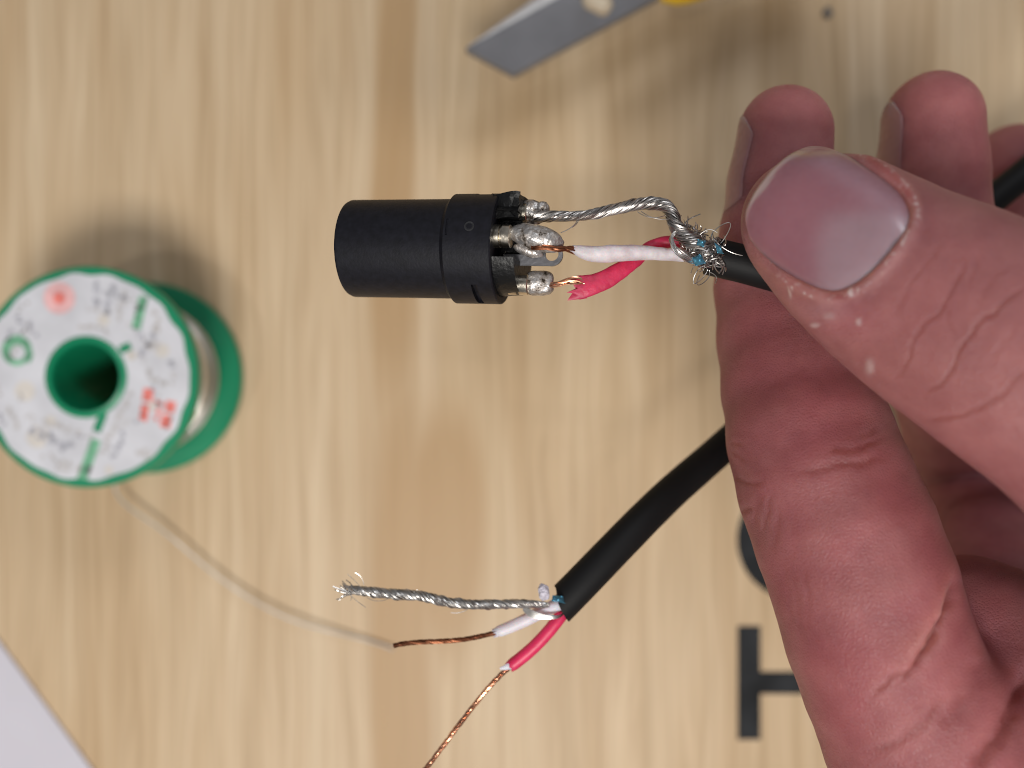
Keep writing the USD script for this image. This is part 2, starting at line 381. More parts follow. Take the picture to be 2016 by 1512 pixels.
ink(union_all([Point(*lp(34, 690)).buffer(30 * px1).difference(Point(*lp(36, 694)).buffer(15 * px1)), strip(50, 700, 64, 706, 20)]), INK_GREEN, 'emblem')
g = random.Random(4)
dashes, smud = [], []
def textrow(x0, y0, x1, y1, n, w, out):
    for k in range(n):
        u = (k + 0.5) / n
        cx, cy = x0 + (x1 - x0) * u, y0 + (y1 - y0) * u
        dx, dy = (x1 - x0) / n * 0.34, (y1 - y0) / n * 0.34
        for q in range(2):
            ox, oy = g.uniform(-w, w) * 0.4, g.uniform(-w, w) * 0.4
            out.append(strip(cx - dx + ox, cy - dy + oy, cx + dx + ox, cy + dy + oy, w * g.uniform(0.2, 0.4)))
            out.append(strip(cx - dy + ox, cy + dx + oy, cx + dy + ox, cy - dx + oy, w * g.uniform(0.2, 0.35)))
textrow(195, 555, 188, 610, 4, 14, dashes); textrow(220, 556, 212, 622, 4, 14, dashes); textrow(244, 572, 236, 632, 4, 12, smud)
textrow(40, 625, 45, 655, 3, 18, dashes); textrow(62, 630, 70, 665, 3, 14, dashes)
textrow(306, 615, 300, 700, 5, 22, smud); textrow(300, 655, 285, 700, 3, 18, dashes)
textrow(262, 770, 205, 880, 9, 12, smud); textrow(250, 850, 220, 900, 4, 12, dashes)
textrow(60, 845, 150, 885, 6, 22, dashes); textrow(90, 830, 160, 850, 5, 14, smud); textrow(270, 880, 300, 900, 3, 26, smud)
smear = [Point(*lp(*c)).buffer(r * px1) for c, r in (((50, 770), 20), ((300, 800), 9), ((75, 860), 22), ((205, 630), 12), ((260, 700), 10), ((320, 690), 14), ((100, 830), 12), ((215, 925), 8))]
ink(union_all(smear), plain('brown_smear', (0.60, 0.56, 0.52), .6, var=.12, vscale=200), 'smear', -.00003)
textrow(150, 640, 215, 655, 5, 12, smud); textrow(285, 730, 330, 760, 3, 14, smud); textrow(20, 800, 40, 845, 3, 14, smud); textrow(120, 905, 180, 930, 4, 14, smud)
for k in range(38):
    a_ = k / 38 * 2 * math.pi + .1; r0 = g.choice((118, 135, 150, 172, 186)); da = .16
    if math.hypot(170 + r0 * math.cos(a_ + .08) - 118, 742 + r0 * math.sin(a_ + .08) - 587) < 55: continue
    textrow(170 + r0 * math.cos(a_), 742 + r0 * math.sin(a_), 170 + r0 * math.cos(a_ + da), 742 + r0 * math.sin(a_ + da), 3, g.choice((9, 12, 15)), smud if k % 3 else dashes)
ink(union_all(dashes), INK_GREY, 'small_print'); ink(union_all(smud), INK_SMUDGE, 'small_print')

# ------------------------------------------------------------------ tool at the top edge
tool = thing('hand_tool', 'grey flat-bladed tool with cream and yellow parts reaching in at the top', 'tool')
zt = 0.023
def prism(pts_top, depth):
    """pts_top: world points of the upper face in order; extruded straight down by depth"""
    p = np.array(pts_top); n = len(p); q = p - [0, 0, depth]
    v = np.vstack([p, q]); f = []
    for k in range(1, n - 1):
        f.append((0, k, k + 1)); f.append((n, n + k + 1, n + k))
    for k in range(n):
        j = (k + 1) % n
        f += [(k, n + k, n + j), (k, n + j, j)]
    m = trimesh.Trimesh(v, f, process=False); m.fix_normals(); return m
obj('blade', prism([T(917, 96, zt), T(1011, 147, zt - 0.006), T(1243, 22, zt - 0.006), T(1560, -150, zt - 0.006), T(1470, -205, zt), T(1082, 4, zt)], 0.0028), STEEL, tool, smooth=False)
obj('bevel', prism([T(917, 94, zt + 0.0002), T(1082, 2, zt + 0.0002), T(1470, -207, zt + 0.0002), T(1440, -225, zt + 0.0015), T(1060, -8, zt + 0.0015)], 0.0026), STEEL_LIT, tool, smooth=False)
obj('rivet', sweep(spline([T(1150, -8, zt + 0.0005), T(1175, 4, zt + 0.0008), T(1202, 18, zt + 0.0005)], 12), [0.0012, .0019, .0022, .0023, .0023, .0023, .0023, .0023, .0023, .0022, .0019, .0012], 16), CREAM, tool)
obj('handle', sweep(spline([T(1300, -10, zt + 0.004), T(1350, -24, zt + 0.004), T(1480, -110, zt + 0.004), T(1700, -230, zt + 0.004)], 20), np.r_[0.0015, 0.0028, np.linspace(0.0034, .008, 18)], 18), YELLOW, tool)

crumb = trimesh.creation.icosphere(3, 1.0); crumb.vertices *= np.array([1.1, 1.4, 0.6]) * 0.001 * (0.8 + 0.5 * meshkit.noise(crumb.vertices * 2, 5))[:, None]
crumb.apply_translation(T(1630, 25, 0.0004))
tag(obj('crumb', crumb, plain('dark_grit', (0.17, 0.15, 0.13), 0.7)), 'tiny dark crumb on the wood above the fingertips', 'crumb')

# ------------------------------------------------------------------ connector
L, R = P(694, 490, 0.1163), P(990, 491, 0.1118)
u = (R - L) / np.linalg.norm(R - L); w = np.array([0, 0, 1.0]) - u * u[2]; w /= np.linalg.norm(w); vv = np.cross(w, u)
CM = np.eye(4); CM[:3, 0], CM[:3, 1], CM[:3, 2], CM[:3, 3] = u, vv, w, R
CL = np.linalg.norm(R - L)
def C(mesh):
    if hasattr(mesh, 'to_mesh'):
        mm = mesh.to_mesh(); mesh = trimesh.Trimesh(mm.vert_properties[:, :3], mm.tri_verts, process=False)
    mesh = mesh.copy(); mesh.apply_transform(CM); return mesh
def cl(x, y, z):
    return CM[:3, :3] @ np.array([x, y, z]) + R
def xrev(profile, n=96):
    """profile of (x, r) turned about the local x axis, closed solid"""
    cs = m3.CrossSection([[(r, x) for x, r in profile]])
    return m3.Manifold.revolve(cs, n).rotate([0, 90, 0]) if False else m3.Manifold.revolve(cs, n).rotate([0, 0, 0]).transform(np.array([[0, 0, 1, 0], [0, 1, 0, 0], [-1, 0, 0, 0]], float))
mm = 0.001
conn = thing('audio_connector', 'black round plug insert with three soldered contacts at its right end', 'connector', loc=R)
rb, rc = 6.45 * mm, 7.08 * mm
x0 = -CL; xc = -6.7 * mm
barrel = xrev([(x0, 0), (xc + .3 * mm, 0), (xc + .3 * mm, rb), (x0 + .5 * mm, rb), (x0 + .15 * mm, rb - .15 * mm), (x0, rb - .5 * mm)][::-1])
collar = xrev([(xc, 0), (-.2 * mm, 0), (-.2 * mm, rc - 0.9 * mm), (.0 * mm, rc - 0.9 * mm), (.0 * mm, rc - .15 * mm), (-.15 * mm, rc), (xc + .7 * mm, rc), (xc, rb - .1 * mm)][::-1])
def cut(ang, x, lx, lt):
    b = m3.Manifold.cube([lx, lt, 1.6 * mm], True).translate([x, 0, rc]).rotate([ang, 0, 0]); return b
for ang, x, lx, lt in ((112, -2.0 * mm, 0.7 * mm, 3.4 * mm), (-78, -2.0 * mm, 2.2 * mm, 3.0 * mm)):
    pass
collar = collar - cut(66, -2.4 * mm, 0.8 * mm, 4.6 * mm) - cut(-82, -2.2 * mm, 2.0 * mm, 3.2 * mm)
collar = collar - m3.Manifold.cube([0.25 * mm, 2.2 * mm, 0.5 * mm], True).translate([-5.6 * mm, 0, rc - 0.02 * mm]).rotate([-14, 0, 0])
obj('barrel', C(barrel), NAVY, conn, smooth=35)
obj('collar', C(collar), NAVY, conn, smooth=35)
mk = trimesh.creation.annulus(0.32 * mm, 0.62 * mm, 0.25 * mm); mk.apply_translation((0, 0, rc - 0.05 * mm)); mk.apply_transform(trimesh.transformations.rotation_matrix(math.radians(-14), (1, 0, 0))); mk.apply_translation((-2.7 * mm, 0, 0))
obj('moulded_ring', C(mk), plain('scuffed_plastic', (0.022, 0.022, 0.025), 0.6, var=0.4, vscale=2500), conn)
# insulator block behind the contacts: full disc with the camera side cut lower, a broken fin at the top
ins = xrev([(-.3 * mm, 0), (2.7 * mm, 0), (2.7 * mm, rc - 1.2 * mm), (-.3 * mm, rc - 1.0 * mm)][::-1])
ins = ins - m3.Manifold.cube([6 * mm, 6.0 * mm, 8 * mm], True).translate([2.2 * mm, 1.2 * mm, 5.0 * mm])
fin = m3.Manifold.cube([3.4 * mm, 3.2 * mm, 5.0 * mm], True).translate([1.0 * mm, 5.0 * mm, 1.0 * mm]).refine(5)
def jag(p):
    return p
finm = fin.to_mesh(); fv = np.array(finm.vert_properties[:, :3]); fv += (meshkit.fbm(fv * 900, 3, 4)[:, None] - 0.5) * np.array([1.4, .7, .8]) * mm
obj('insulator', C(ins), BLACK, conn, smooth=30)
obj('fin', C(trimesh.Trimesh(fv, finm.tri_verts)), BLACK, conn, smooth=False)
# contacts: each a turned cup with its lump of solder
def lump(center, radii, rot=0, seed=0, amp=0.35, sc_=700, boxy=0.0):
    s = trimesh.creation.icosphere(5, 1.0); d = s.vertices.copy()
    if boxy:
        s.vertices /= (np.abs(d) ** 4).sum(1)[:, None] ** 0.25 * boxy + (1 - boxy)
    v = s.vertices * np.array(radii)
    v *= (1 + amp * (meshkit.fbm(v * sc_ + seed * 17, 4, seed) - 0.5) * 2)[:, None]
    c, si = math.cos(rot), math.sin(rot); v = v @ np.array([[c, si, 0], [-si, c, 0], [0, 0, 1]])
    s.vertices = v + center; return s
def cupm(y, z, xa, xb, r):
    return C(xrev([(xa, 0), (xb, 0), (xb, r * .9), (xb - .12 * mm, r), ((xa + xb) / 2 + .1 * mm, r), ((xa + xb) / 2, r * .84), ((xa + xb) / 2 - .15 * mm, r * .84), ((xa + xb) / 2 - .25 * mm, r), (xa, r)][::-1], 32).translate([0, y, z]))
J1, J2, J3 = P(1047, 419, .1112), P(1056, 470, .1075), P(1063, 557, .1108)
k1 = obj('solder_cup', cupm(4.6 * mm, .5 * mm, -.3 * mm, 3.2 * mm, 1.2 * mm), CUP, conn)
k2 = obj('solder_cup', cupm(1.0 * mm, 4.0 * mm, -.3 * mm, 2.0 * mm, 1.45 * mm), CUP, conn)
k3 = obj('solder_cup', cupm(-4.6 * mm, .8 * mm, 1.2 * mm, 3.8 * mm, 1.35 * mm), CUP, conn)
obj('solder_joint', cat([lump(J1, (1.9 * mm, 1.6 * mm, 1.5 * mm), -.1, 1, .32), lump(P(1068, 412, .1105), (1.0 * mm, 1.1 * mm, .9 * mm), 0, 5, .4)]), JOINT, k1)
obj('solder_joint', cat([lump(J2, (3.3 * mm, 1.7 * mm, 1.6 * mm), -.22, 2, .24, 520), lump(P(1042, 494, .1078), (1.9 * mm, .7 * mm, .8 * mm), -.3, 8, .3, 500)]), JOINT, k2)
obj('solder_joint', lump(J3, (1.85 * mm, 1.55 * mm, 1.3 * mm), 0, 3, .16, 600, .8), JOINT, k3)
# ground lug: flat strap with an eye
lug = union_all([sbox(0.5 * mm, -2.30 * mm, 6.6 * mm, -0.9 * mm), Point(6.75 * mm, -0.95 * mm).buffer(1.38 * mm, 24)]).difference(Point(6.75 * mm, -.85 * mm).buffer(.84 * mm, 24))
lm = trimesh.creation.extrude_polygon(lug, 0.45 * mm, engine='earcut'); lm.apply_translation((0, 0, 1.2 * mm))
obj('ground_lug', C(lm), TAB, conn, smooth=False)

# ------------------------------------------------------------------ upper cable (soldered to the connector)
RC = 0.00247
def jacket(path, r, seed, cut_slope=0.0):
    """outer sleeve with wall and an open, slightly uneven cut end at path[0]"""
    n = len(path); sides = 40
    outer = sweep(path, r, sides, rough=0.018, seed=seed, rscale=260, cap=False)
    inner = sweep(path[:14], r * 0.70, sides, cap=False)
    ov, iv = outer.vertices.reshape(n, sides, 3), inner.vertices.reshape(14, sides, 3)
    t, A, B = frames(path)
    th = np.arange(sides) / sides * 2 * np.pi
    off = cut_slope * np.cos(th + 0.6) + 0.00022 * (meshkit.noise(np.stack([np.cos(th) * 2.2, np.sin(th) * 2.2, th * 0], 1), seed) - 0.5)
    ov[0] += t[0] * off[:, None]; iv[0] = ov[0] * 0.3 + iv[0] * 0.7; iv[0] = path[0] + (ov[0] - path[0]) * 0.74
    v = np.vstack([ov.reshape(-1, 3), iv.reshape(-1, 3)])
    b = n * sides
    k = np.arange(sides); k1 = (k + 1) % sides
    f = np.vstack([outer.faces, inner.faces[:, ::-1] + b, np.stack([k, k + b, k1 + b], 1), np.stack([k, k1 + b, k1], 1)])
    return trimesh.Trimesh(v, f, process=False)

up_end = P(1398, 504, .1120)
cable = thing('audio_cable', 'black cable pinched under the thumb, its cores soldered to the plug', 'cable', loc=up_end)
up = spline([up_end, P(1480, 524, .1120), P(1580, 556, .1122), P(1700, 618, .1150), P(1830, 690, .1195), P(2016, 790, .126), P(2200, 880, .130), P(2600, 1000, .140), P(3000, 1100, .150)], 160)
obj('jacket', jacket(up, RC, 3, 0.0004), BLACK_RUBBER, cable)
# braid, twisted into one pigtail and laid back to the first contact
bp = [P(1052, 424, .1100), P(1090, 426, .1098), P(1150, 424, .1098), P(1195, 416, .1098), P(1240, 405, .1096), P(1290, 401, .1094), P(1316, 410, .1092), P(1328, 438, .1090), P(1352, 468, .1088), P(1392, 492, .1095), P(1412, 508, .1110)]
bs = spline(bp, 170)
br = np.interp(np.linspace(0, 1, 170), [0, .1, .2, .35, .55, .66, .75, .85, 1], np.array([.75, .60, .55, .60, .72, .78, .84, .95, 1.2]) * mm)
brd = obj('braid', rope(bs, br, 34, 0.0070, 0.000078, 11, 0.09, hand=-1, core=.88), TIN_DARK, cable)
wild, wrap = [], []
g2 = np.random.default_rng(21)
def wire(pts, r=.00005): wild.append(hair(pts, r))
# strands looping round the white core
for k in range(9):
    j = lambda: g2.normal() * 3
    wire([P(1340 + j(), 452 + j(), .1085), P(1322 + j() * .7, 470 + j(), .1078), P(1330 + j(), 492 + j(), .1070), P(1350 + j(), 508 + j(), .1072), P(1374 + j(), 518 + j(), .1085), P(1396 + j(), 524 + j(), .110)], .00008)
for k in range(95):                                               # the untidy wrap at the jacket
    a0 = g2.uniform(0, 6.28)
    c0 = np.array([g2.uniform(1350, 1412), 0]); c0[1] = 470 + (c0[0] - 1350) * .55 + g2.normal() * 12
    pts = []
    dx, dy = g2.uniform(-24, 24), g2.uniform(-32, 32)
    for q in np.linspace(-1, 1, 5):
        pts.append(P(c0[0] + dx * q + g2.normal() * 5, c0[1] + dy * q + g2.normal() * 5, .1088 + .0009 * q * q + g2.normal() * .0003))
    wrap.append(hair(pts, .000075))
hairs = [[(1402, 468, .1085), (1416, 446, .108), (1438, 440, .1078), (1436, 452, .1078), (1418, 478, .1085)], [(1405, 470, .1085), (1430, 492, .1083), (1462, 503, .1085)],
         [(1392, 530, .109), (1378, 552, .1085), (1366, 558, .108), (1372, 534, .1085), (1392, 528, .109)], [(1396, 532, .109), (1386, 556, .1085), (1374, 561, .108), (1378, 540, .108)],
         [(1398, 536, .109), (1410, 545, .1085), (1408, 558, .108)], [(1368, 520, .109), (1362, 532, .1085), (1360, 538, .108)], [(1378, 462, .1085), (1400, 452, .108), (1412, 458, .108)],
         [(1136, 430, .1085), (1132, 441, .108), (1118, 452, .108), (1104, 458, .108)], [(1140, 420, .1085), (1138, 436, .1082), (1126, 448, .108)],
         [(1255, 417, .1088), (1280, 428, .108), (1310, 424, .1085)], [(1262, 416, .1088), (1290, 430, .1082), (1322, 430, .1085)]]
for h_ in hairs: wire([P(*q) for q in h_], .000055)
obj('loose_strands', cat(wild), TIN, brd); obj('wrapped_strands', cat(wrap), TIN_DARK, brd)
g3 = np.random.default_rng(5)
def foil(corners, seed, bulge=.0006):
    n = 14; a, b, c, d = [np.array(q) for q in corners]
    uu, ww = np.meshgrid(np.linspace(0, 1, n), np.linspace(0, 1, n), indexing='ij')
    v = ((1 - uu) * (1 - ww))[..., None] * a + (uu * (1 - ww))[..., None] * b + (uu * ww)[..., None] * c + ((1 - uu) * ww)[..., None] * d
    v[..., 2] += bulge * np.sin(np.pi * uu) * np.sin(np.pi * ww) + .0005 * (meshkit.fbm(v * 1500, 2, seed) - .5)
    v2 = v - [0, 0, .00006]
    i, j = np.meshgrid(np.arange(n - 1), np.arange(n - 1), indexing='ij'); k = i * n + j
    f = np.stack([k, k + n, k + n + 1, k + 1], -1).reshape(-1, 4)
    return trimesh.Trimesh(np.vstack([v.reshape(-1, 3), v2.reshape(-1, 3)]), np.vstack([f[:, [0, 1, 2]], f[:, [0, 2, 3]], f[:, [0, 2, 1]] + n * n, f[:, [0, 3, 2]] + n * n]), process=False)
obj('foil_scrap', foil([P(1362, 508, .1078), P(1378, 500, .1076), P(1390, 518, .1076), P(1370, 524, .1078)], 1), FOIL, cable)
obj('foil_scrap', foil([P(1374, 470, .1079), P(1390, 474, .1077), P(1386, 486, .1077), P(1372, 482, .1079)], 2), FOIL, cable)
obj('foil_scrap', foil([P(1406, 478, .1079), P(1420, 484, .1078), P(1424, 500, .1079), P(1412, 498, .1080)], 3), FOIL, cable)
# foil-wrapped core behind the braid
obj('inner_sheath', sweep(spline([P(1345, 488, .1115), P(1380, 498, .1117), P(1440, 514, .1120)], 20), .00165, 20, rough=.06, seed=2), plain('foil_wrap', (0.10, 0.10, 0.12), 0.4, metal=.6, var=.5), cable)
# white core
wp = spline([P(1128, 489, .1072), P(1150, 497, .1075), P(1185, 500, .1078), P(1230, 498, .1082), P(1290, 499, .1090), P(1340, 503, .1098), P(1385, 506, .1110)], 80)
wrd = np.interp(np.linspace(0, 1, 80), [0, .04, .12, .25, .45, .6, .8, 1], np.array([.42, .72, .95, 1.12, 1.02, .86, .78, .76]) * mm)
wo = obj('white_core', sweep(wp, wrd, 24, flat=np.linspace(.8, 1, 80), rough=.12, seed=6, rscale=800, ragged=(.00025, 0)), WHITE_BURNT, cable)
cw = []
for k in range(9):
    o = g3.normal(size=(5, 2)) * 3.0
    base = [(1046, 487, .1068), (1070, 488, .1062), (1096, 490, .1064), (1120, 491, .1070), (1140, 495, .1075)]
    cw.append(hair([P(b[0], b[1] + q[0], b[2] + q[1] * .00006) for b, q in zip(base, o)], .00013, 30))
obj('copper_strands', cat(cw), COPPER_DULL, wo)
# red core: melted flat at its end, passing under the white one
rp = spline([P(1133, 568, .1092), P(1160, 562, .1092), P(1195, 549, .1095), P(1225, 530, .1099), P(1255, 508, .1108), P(1285, 484, .1113), P(1320, 476, .1112), P(1360, 480, .1112), P(1400, 498, .1118)], 90)
rrd = np.interp(np.linspace(0, 1, 90), [0, .05, .13, .28, .42, .55, .75, 1], np.array([1.5, 1.45, 1.30, 1.12, .98, .85, .76, .74]) * mm)
fl = np.interp(np.linspace(0, 1, 90), [0, .3, .5, 1], [.28, .42, .85, 1])
rm_ = sweep(rp, rrd, 28, flat=fl, rough=.12, seed=9, rscale=600, ragged=(.0013, 0))
ro = obj('red_core', rm_, RED_MELT, cable)
cr = []
for k in range(8):
    o = g3.normal(size=(4, 2)) * 2.4
    base = [(1078, 561, .1100), (1100, 560, .1092), (1118, 556, .1088), (1150, 556, .1090)]
    cr.append(hair([P(b[0], b[1] + q[0] + (k - 4) * .9, b[2] + q[1] * .00006) for b, q in zip(base, o)], .00011, 24))
obj('copper_strands', cat(cr), COPPER, ro)

# ------------------------------------------------------------------ lower cable (stripped, loose end)
e2 = P(1108, 1186, .1215)
cable2 = thing('audio_cable', 'black cable with stripped loose white and red cores, passing behind the hand', 'cable', loc=e2)
lowp = spline([e2, P(1180, 1112, .1225), P(1240, 1050, .1245), P(1330, 962, .130), P(1437, 868, .1365), P(1560, 745, .142), P(1700, 610, .146), P(1880, 452, .146), P(1968, 382, .1455), P(2080, 290, .146), P(2400, 60, .150)], 200)
obj('jacket', jacket(lowp, RC, 8, 0.0012), BLACK_RUBBER, cable2)
obj('inner_sheath', sweep(spline([P(1100, 1190, .1212), P(1140, 1155, .1218), P(1180, 1112, .1225)], 16), .0013, 20, rough=.05, seed=3), plain('inner_wrap', (0.16, 0.16, 0.19), 0.4, metal=.5, var=.5), cable2)
# twisted braid pigtail
b2 = spline([P(1090, 1196, .1200), P(1060, 1190, .1192), P(1010, 1189, .1190), P(940, 1190, .1190), P(880, 1185, .1190), P(830, 1174, .1190), P(780, 1170, .1192), P(735, 1166, .1192), P(676, 1160, .1192)], 240)
b2r = np.interp(np.linspace(0, 1, 240), [0, .1, .3, .6, .85, 1], np.array([.45, .62, .72, .76, .80, .62]) * mm)
lump2 = 1 + .05 * np.sin(np.linspace(0, 45, 240))
brd2 = obj('braid', rope(b2, b2r * lump2 * .76, 26, 0.0050, 0.000085, 31, 0.12, hand=1, fray=.00055), TIN, cable2)
ex = []
for k in range(7):
    o = k * 3.2
    ex.append(hair([P(1030, 1193 + o * .4, .1190), P(1048, 1202 + o * .7, .1186), P(1075, 1211 + o * .35, .1184), P(1100, 1212 + o * .2, .1188), P(1110, 1205, .1198), P(1108, 1190, .121)], .00009, 30))
for q in ([(712, 1158, .119), (700, 1145, .1186), (684, 1130, .1182)], [(716, 1152, .119), (712, 1138, .1186), (699, 1127, .1183)], [(690, 1172, .119), (705, 1185, .1186), (720, 1196, .1184)], [(686, 1168, .119), (692, 1176, .1188), (690, 1182, .1187)],
          [(925, 1196, .1186), (905, 1206, .1182), (888, 1206, .118)], [(820, 1165, .1188), (808, 1162, .1184), (800, 1159, .1182)], [(770, 1176, .1186), (735, 1182, .1184), (722, 1176, .1186)], [(830, 1168, .1188), (826, 1164, .1184)][:2] + [(820, 1160, .1182)]):
    ex.append(hair([P(*z) for z in q], .00004, 16))
obj('loose_strands', cat(ex), TIN, brd2)
fib = lump(P(1070, 1166, .1190), (.75 * mm, 1.15 * mm, .8 * mm), .2, 7, .5, 1400)
obj('filler_tuft', fib, plain('filler_fibre', (0.50, 0.47, 0.54), .6, bump=.8, bscale=2500, var=.3, vscale=1500), cable2)
obj('foil_scrap', foil([P(1088, 1172, .1190), P(1108, 1174, .1189), P(1112, 1188, .1190), P(1086, 1184, .1190)], 6), FOIL, cable2)
w2 = spline([P(1110, 1186, .1206), P(1085, 1196, .1200), P(1050, 1213, .1200), P(1010, 1232, .1202), P(976, 1245, .1203)], 50)
wo2 = obj('white_core', sweep(w2, np.interp(np.linspace(0, 1, 50), [0, .7, .94, 1], np.array([.92, .86, .80, .6]) * mm), 20, rough=.03, seed=4, ragged=(0, .0006)), WHITE_WIRE, cable2)
c2 = spline([P(1000, 1240, .1203), P(970, 1247, .1203), P(930, 1256, .1203), P(880, 1262, .1202), P(830, 1264, .1203), P(775, 1271, .1205)], 120)
obj('copper_strands', rope(c2, np.full(120, .24 * mm), 9, .0042, .00011, 5, .06), COPPER_DULL, wo2)
r2 = spline([P(1116, 1196, .1210), P(1100, 1218, .1204), P(1075, 1249, .1202), P(1042, 1282, .1203), P(1004, 1312, .1205)], 50)
ro2 = obj('red_core', sweep(r2, np.r_[np.full(47, .90), .88, .84, .78] * mm, 20, rough=.02, seed=5, ragged=(0, .0003)), RED_WIRE, cable2)
obj('torn_sleeve', sweep(spline([P(1012, 1306, .1203), P(1000, 1312, .1202), P(984, 1316, .1201)], 10), np.linspace(.75, .18, 10) * mm, 12, flat=.5, rough=.15, seed=3), WHITE_WIRE, ro2)
c3 = spline([P(1015, 1305, .1205), P(990, 1325, .1205), P(950, 1368, .1205), P(905, 1425, .1206), P(870, 1472, .1207), P(832, 1520, .1208), P(780, 1570, .1212)], 160)
obj('copper_strands', rope(c3, np.full(160, .26 * mm), 9, .0036, .00012, 6, .06), COPPER, ro2)

# ------------------------------------------------------------------ the hand
def cone(a, b, ra, rb, flat=1.0, axis=(0, 0, 1), k=0.002):
    return dict(a=np.array(a), b=np.array(b), ra=ra, rb=rb, flat=flat, axis=np.array(axis, float) / np.linalg.norm(axis), k=k)
def px(r, d): return r * d / F
chains = []
def chain(pts, flat=1.0, axis=(0, 0, 1), more=1):
    """pts: (px, py, d, half width in px)"""
    out = []
    if more > 1:
        a_ = np.array(pts, float); s_ = np.r_[0, np.cumsum(np.linalg.norm(np.diff(a_[:, :2], axis=0), axis=1))]
        pts = [tuple(r) for r in PchipInterpolator(s_, a_)(np.linspace(0, s_[-1], more))]
    for p, q in zip(pts[:-1], pts[1:]):
        out.append(cone(P(*p[:3]), P(*q[:3]), px(p[3], p[2]), px(q[3], q[2]), flat, axis))
    chains.append(out)
thumb_axis = (-0.10, 0.22, 0.97)
chain([(1601, 440, .1030, 138), (1688, 494, .1012, 172), (1760, 545, .0990, 186), (1850, 598, .0962, 206), (2062, 722, .0910, 236), (2400, 915, .0880, 285)], 0.80, thumb_axis, 15)
chain([(1546, 264, .1245, 93), (1536, 360, .1245, 101), (1528, 540, .1245, 118), (1560, 730, .1190, 140), (1605, 905, .1125, 164), (1690, 1130, .1075, 178), (1740, 1290, .1060, 178), (1860, 1520, .1060, 205)], 0.97, (1, 0.2, 0), 14)
chain([(1836, 242, .1320, 98), (1834, 330, .1330, 104), (1850, 560, .1370, 112), (1890, 780, .1500, 122), (1925, 960, .1620, 130), (1960, 1180, .1350, 135), (1985, 1420, .1220, 150)], 0.95, (1, 0, 0))
chain([(1996, 335, .1580, 88), (2010, 480, .1620, 95), (2080, 760, .1660, 105), (2120, 950, .1650, 110), (2120, 1200, .150, 118), (2110, 1450, .138, 135)], 0.95, (1, 0, 0))
chain([(2190, 420, .1720, 70), (2210, 560, .1760, 78), (2260, 780, .1780, 86), (2290, 950, .1740, 92), (2290, 1250, .164, 100), (2270, 1480, .154, 115)], 0.95, (1, 0, 0))
wrist = P(2720, 2560, .120)
palm = []
for (q, d, r) in (((1860, 1520), .1060, 205), ((1985, 1420), .1220, 150), ((2110, 1450), .138, 135), ((2270, 1480), .154, 115)):
    palm.append(cone(P(*q, d), wrist + np.array([0, 0, (.12 - d) * .45]), px(r, d), .0155))
palm.append(cone(P(2400, 915, .0880), P(2620, 1700, .105), px(285, .088), .0175))
palm.append(cone(P(2620, 1700, .105), wrist, .0175, .0165))
palm.append(cone(P(2250, 1350, .105), P(2480, 1900, .110), .0125, .016))
palm.append(cone(P(1908, 1222, .1150), P(1990, 1420, .1120), px(128, .115), px(150, .112)))
palm.append(cone(wrist, wrist + np.array([.07, -.13, 0]), .0215, .030, .8, (1, .5, 0)))
def seg(p, c):
    a, b = c['a'], c['b']
    q = p
    if c['flat'] != 1.0:
        ax, f = c['axis'], 1 / c['flat'] - 1
        q = p + ((p - a) @ ax)[:, None] * ax * f
        b = b + ((b - a) @ ax) * ax * f
    ab = b - a
    h = np.clip(((q - a) @ ab) / (ab @ ab), 0, 1)
    h2 = h
    return (np.linalg.norm(q - a - h[:, None] * ab, axis=1) - (c['ra'] + (c['rb'] - c['ra']) * h2)) * (0.5 + 0.5 * c['flat'])
def smin(a, b, k):
    h = np.clip(k - np.abs(a - b), 0, None) / k
    return np.minimum(a, b) - h * h * k * 0.25
def sdf(p):
    p = np.asarray(p, np.float64)
    parts = []
    for ch in chains:
        v = None
        for c in ch:
            s = seg(p, c); v = s if v is None else smin(v, s, 0.0012)
        parts.append(v)
    pm = None
    for c in palm:
        s = seg(p, c); pm = s if pm is None else smin(pm, s, 0.009)
    out = pm
    for k, v in enumerate(parts):
        out = smin(out, v, 0.0045 if k else 0.008) if k != 1 else smin(out, v, 0.0022)
    return out
def sdf_full(p):
    out = np.empty(len(p))
    for i in range(0, len(p), 400000):
        out[i:i + 400000] = sdf(p[i:i + 400000])
    return out
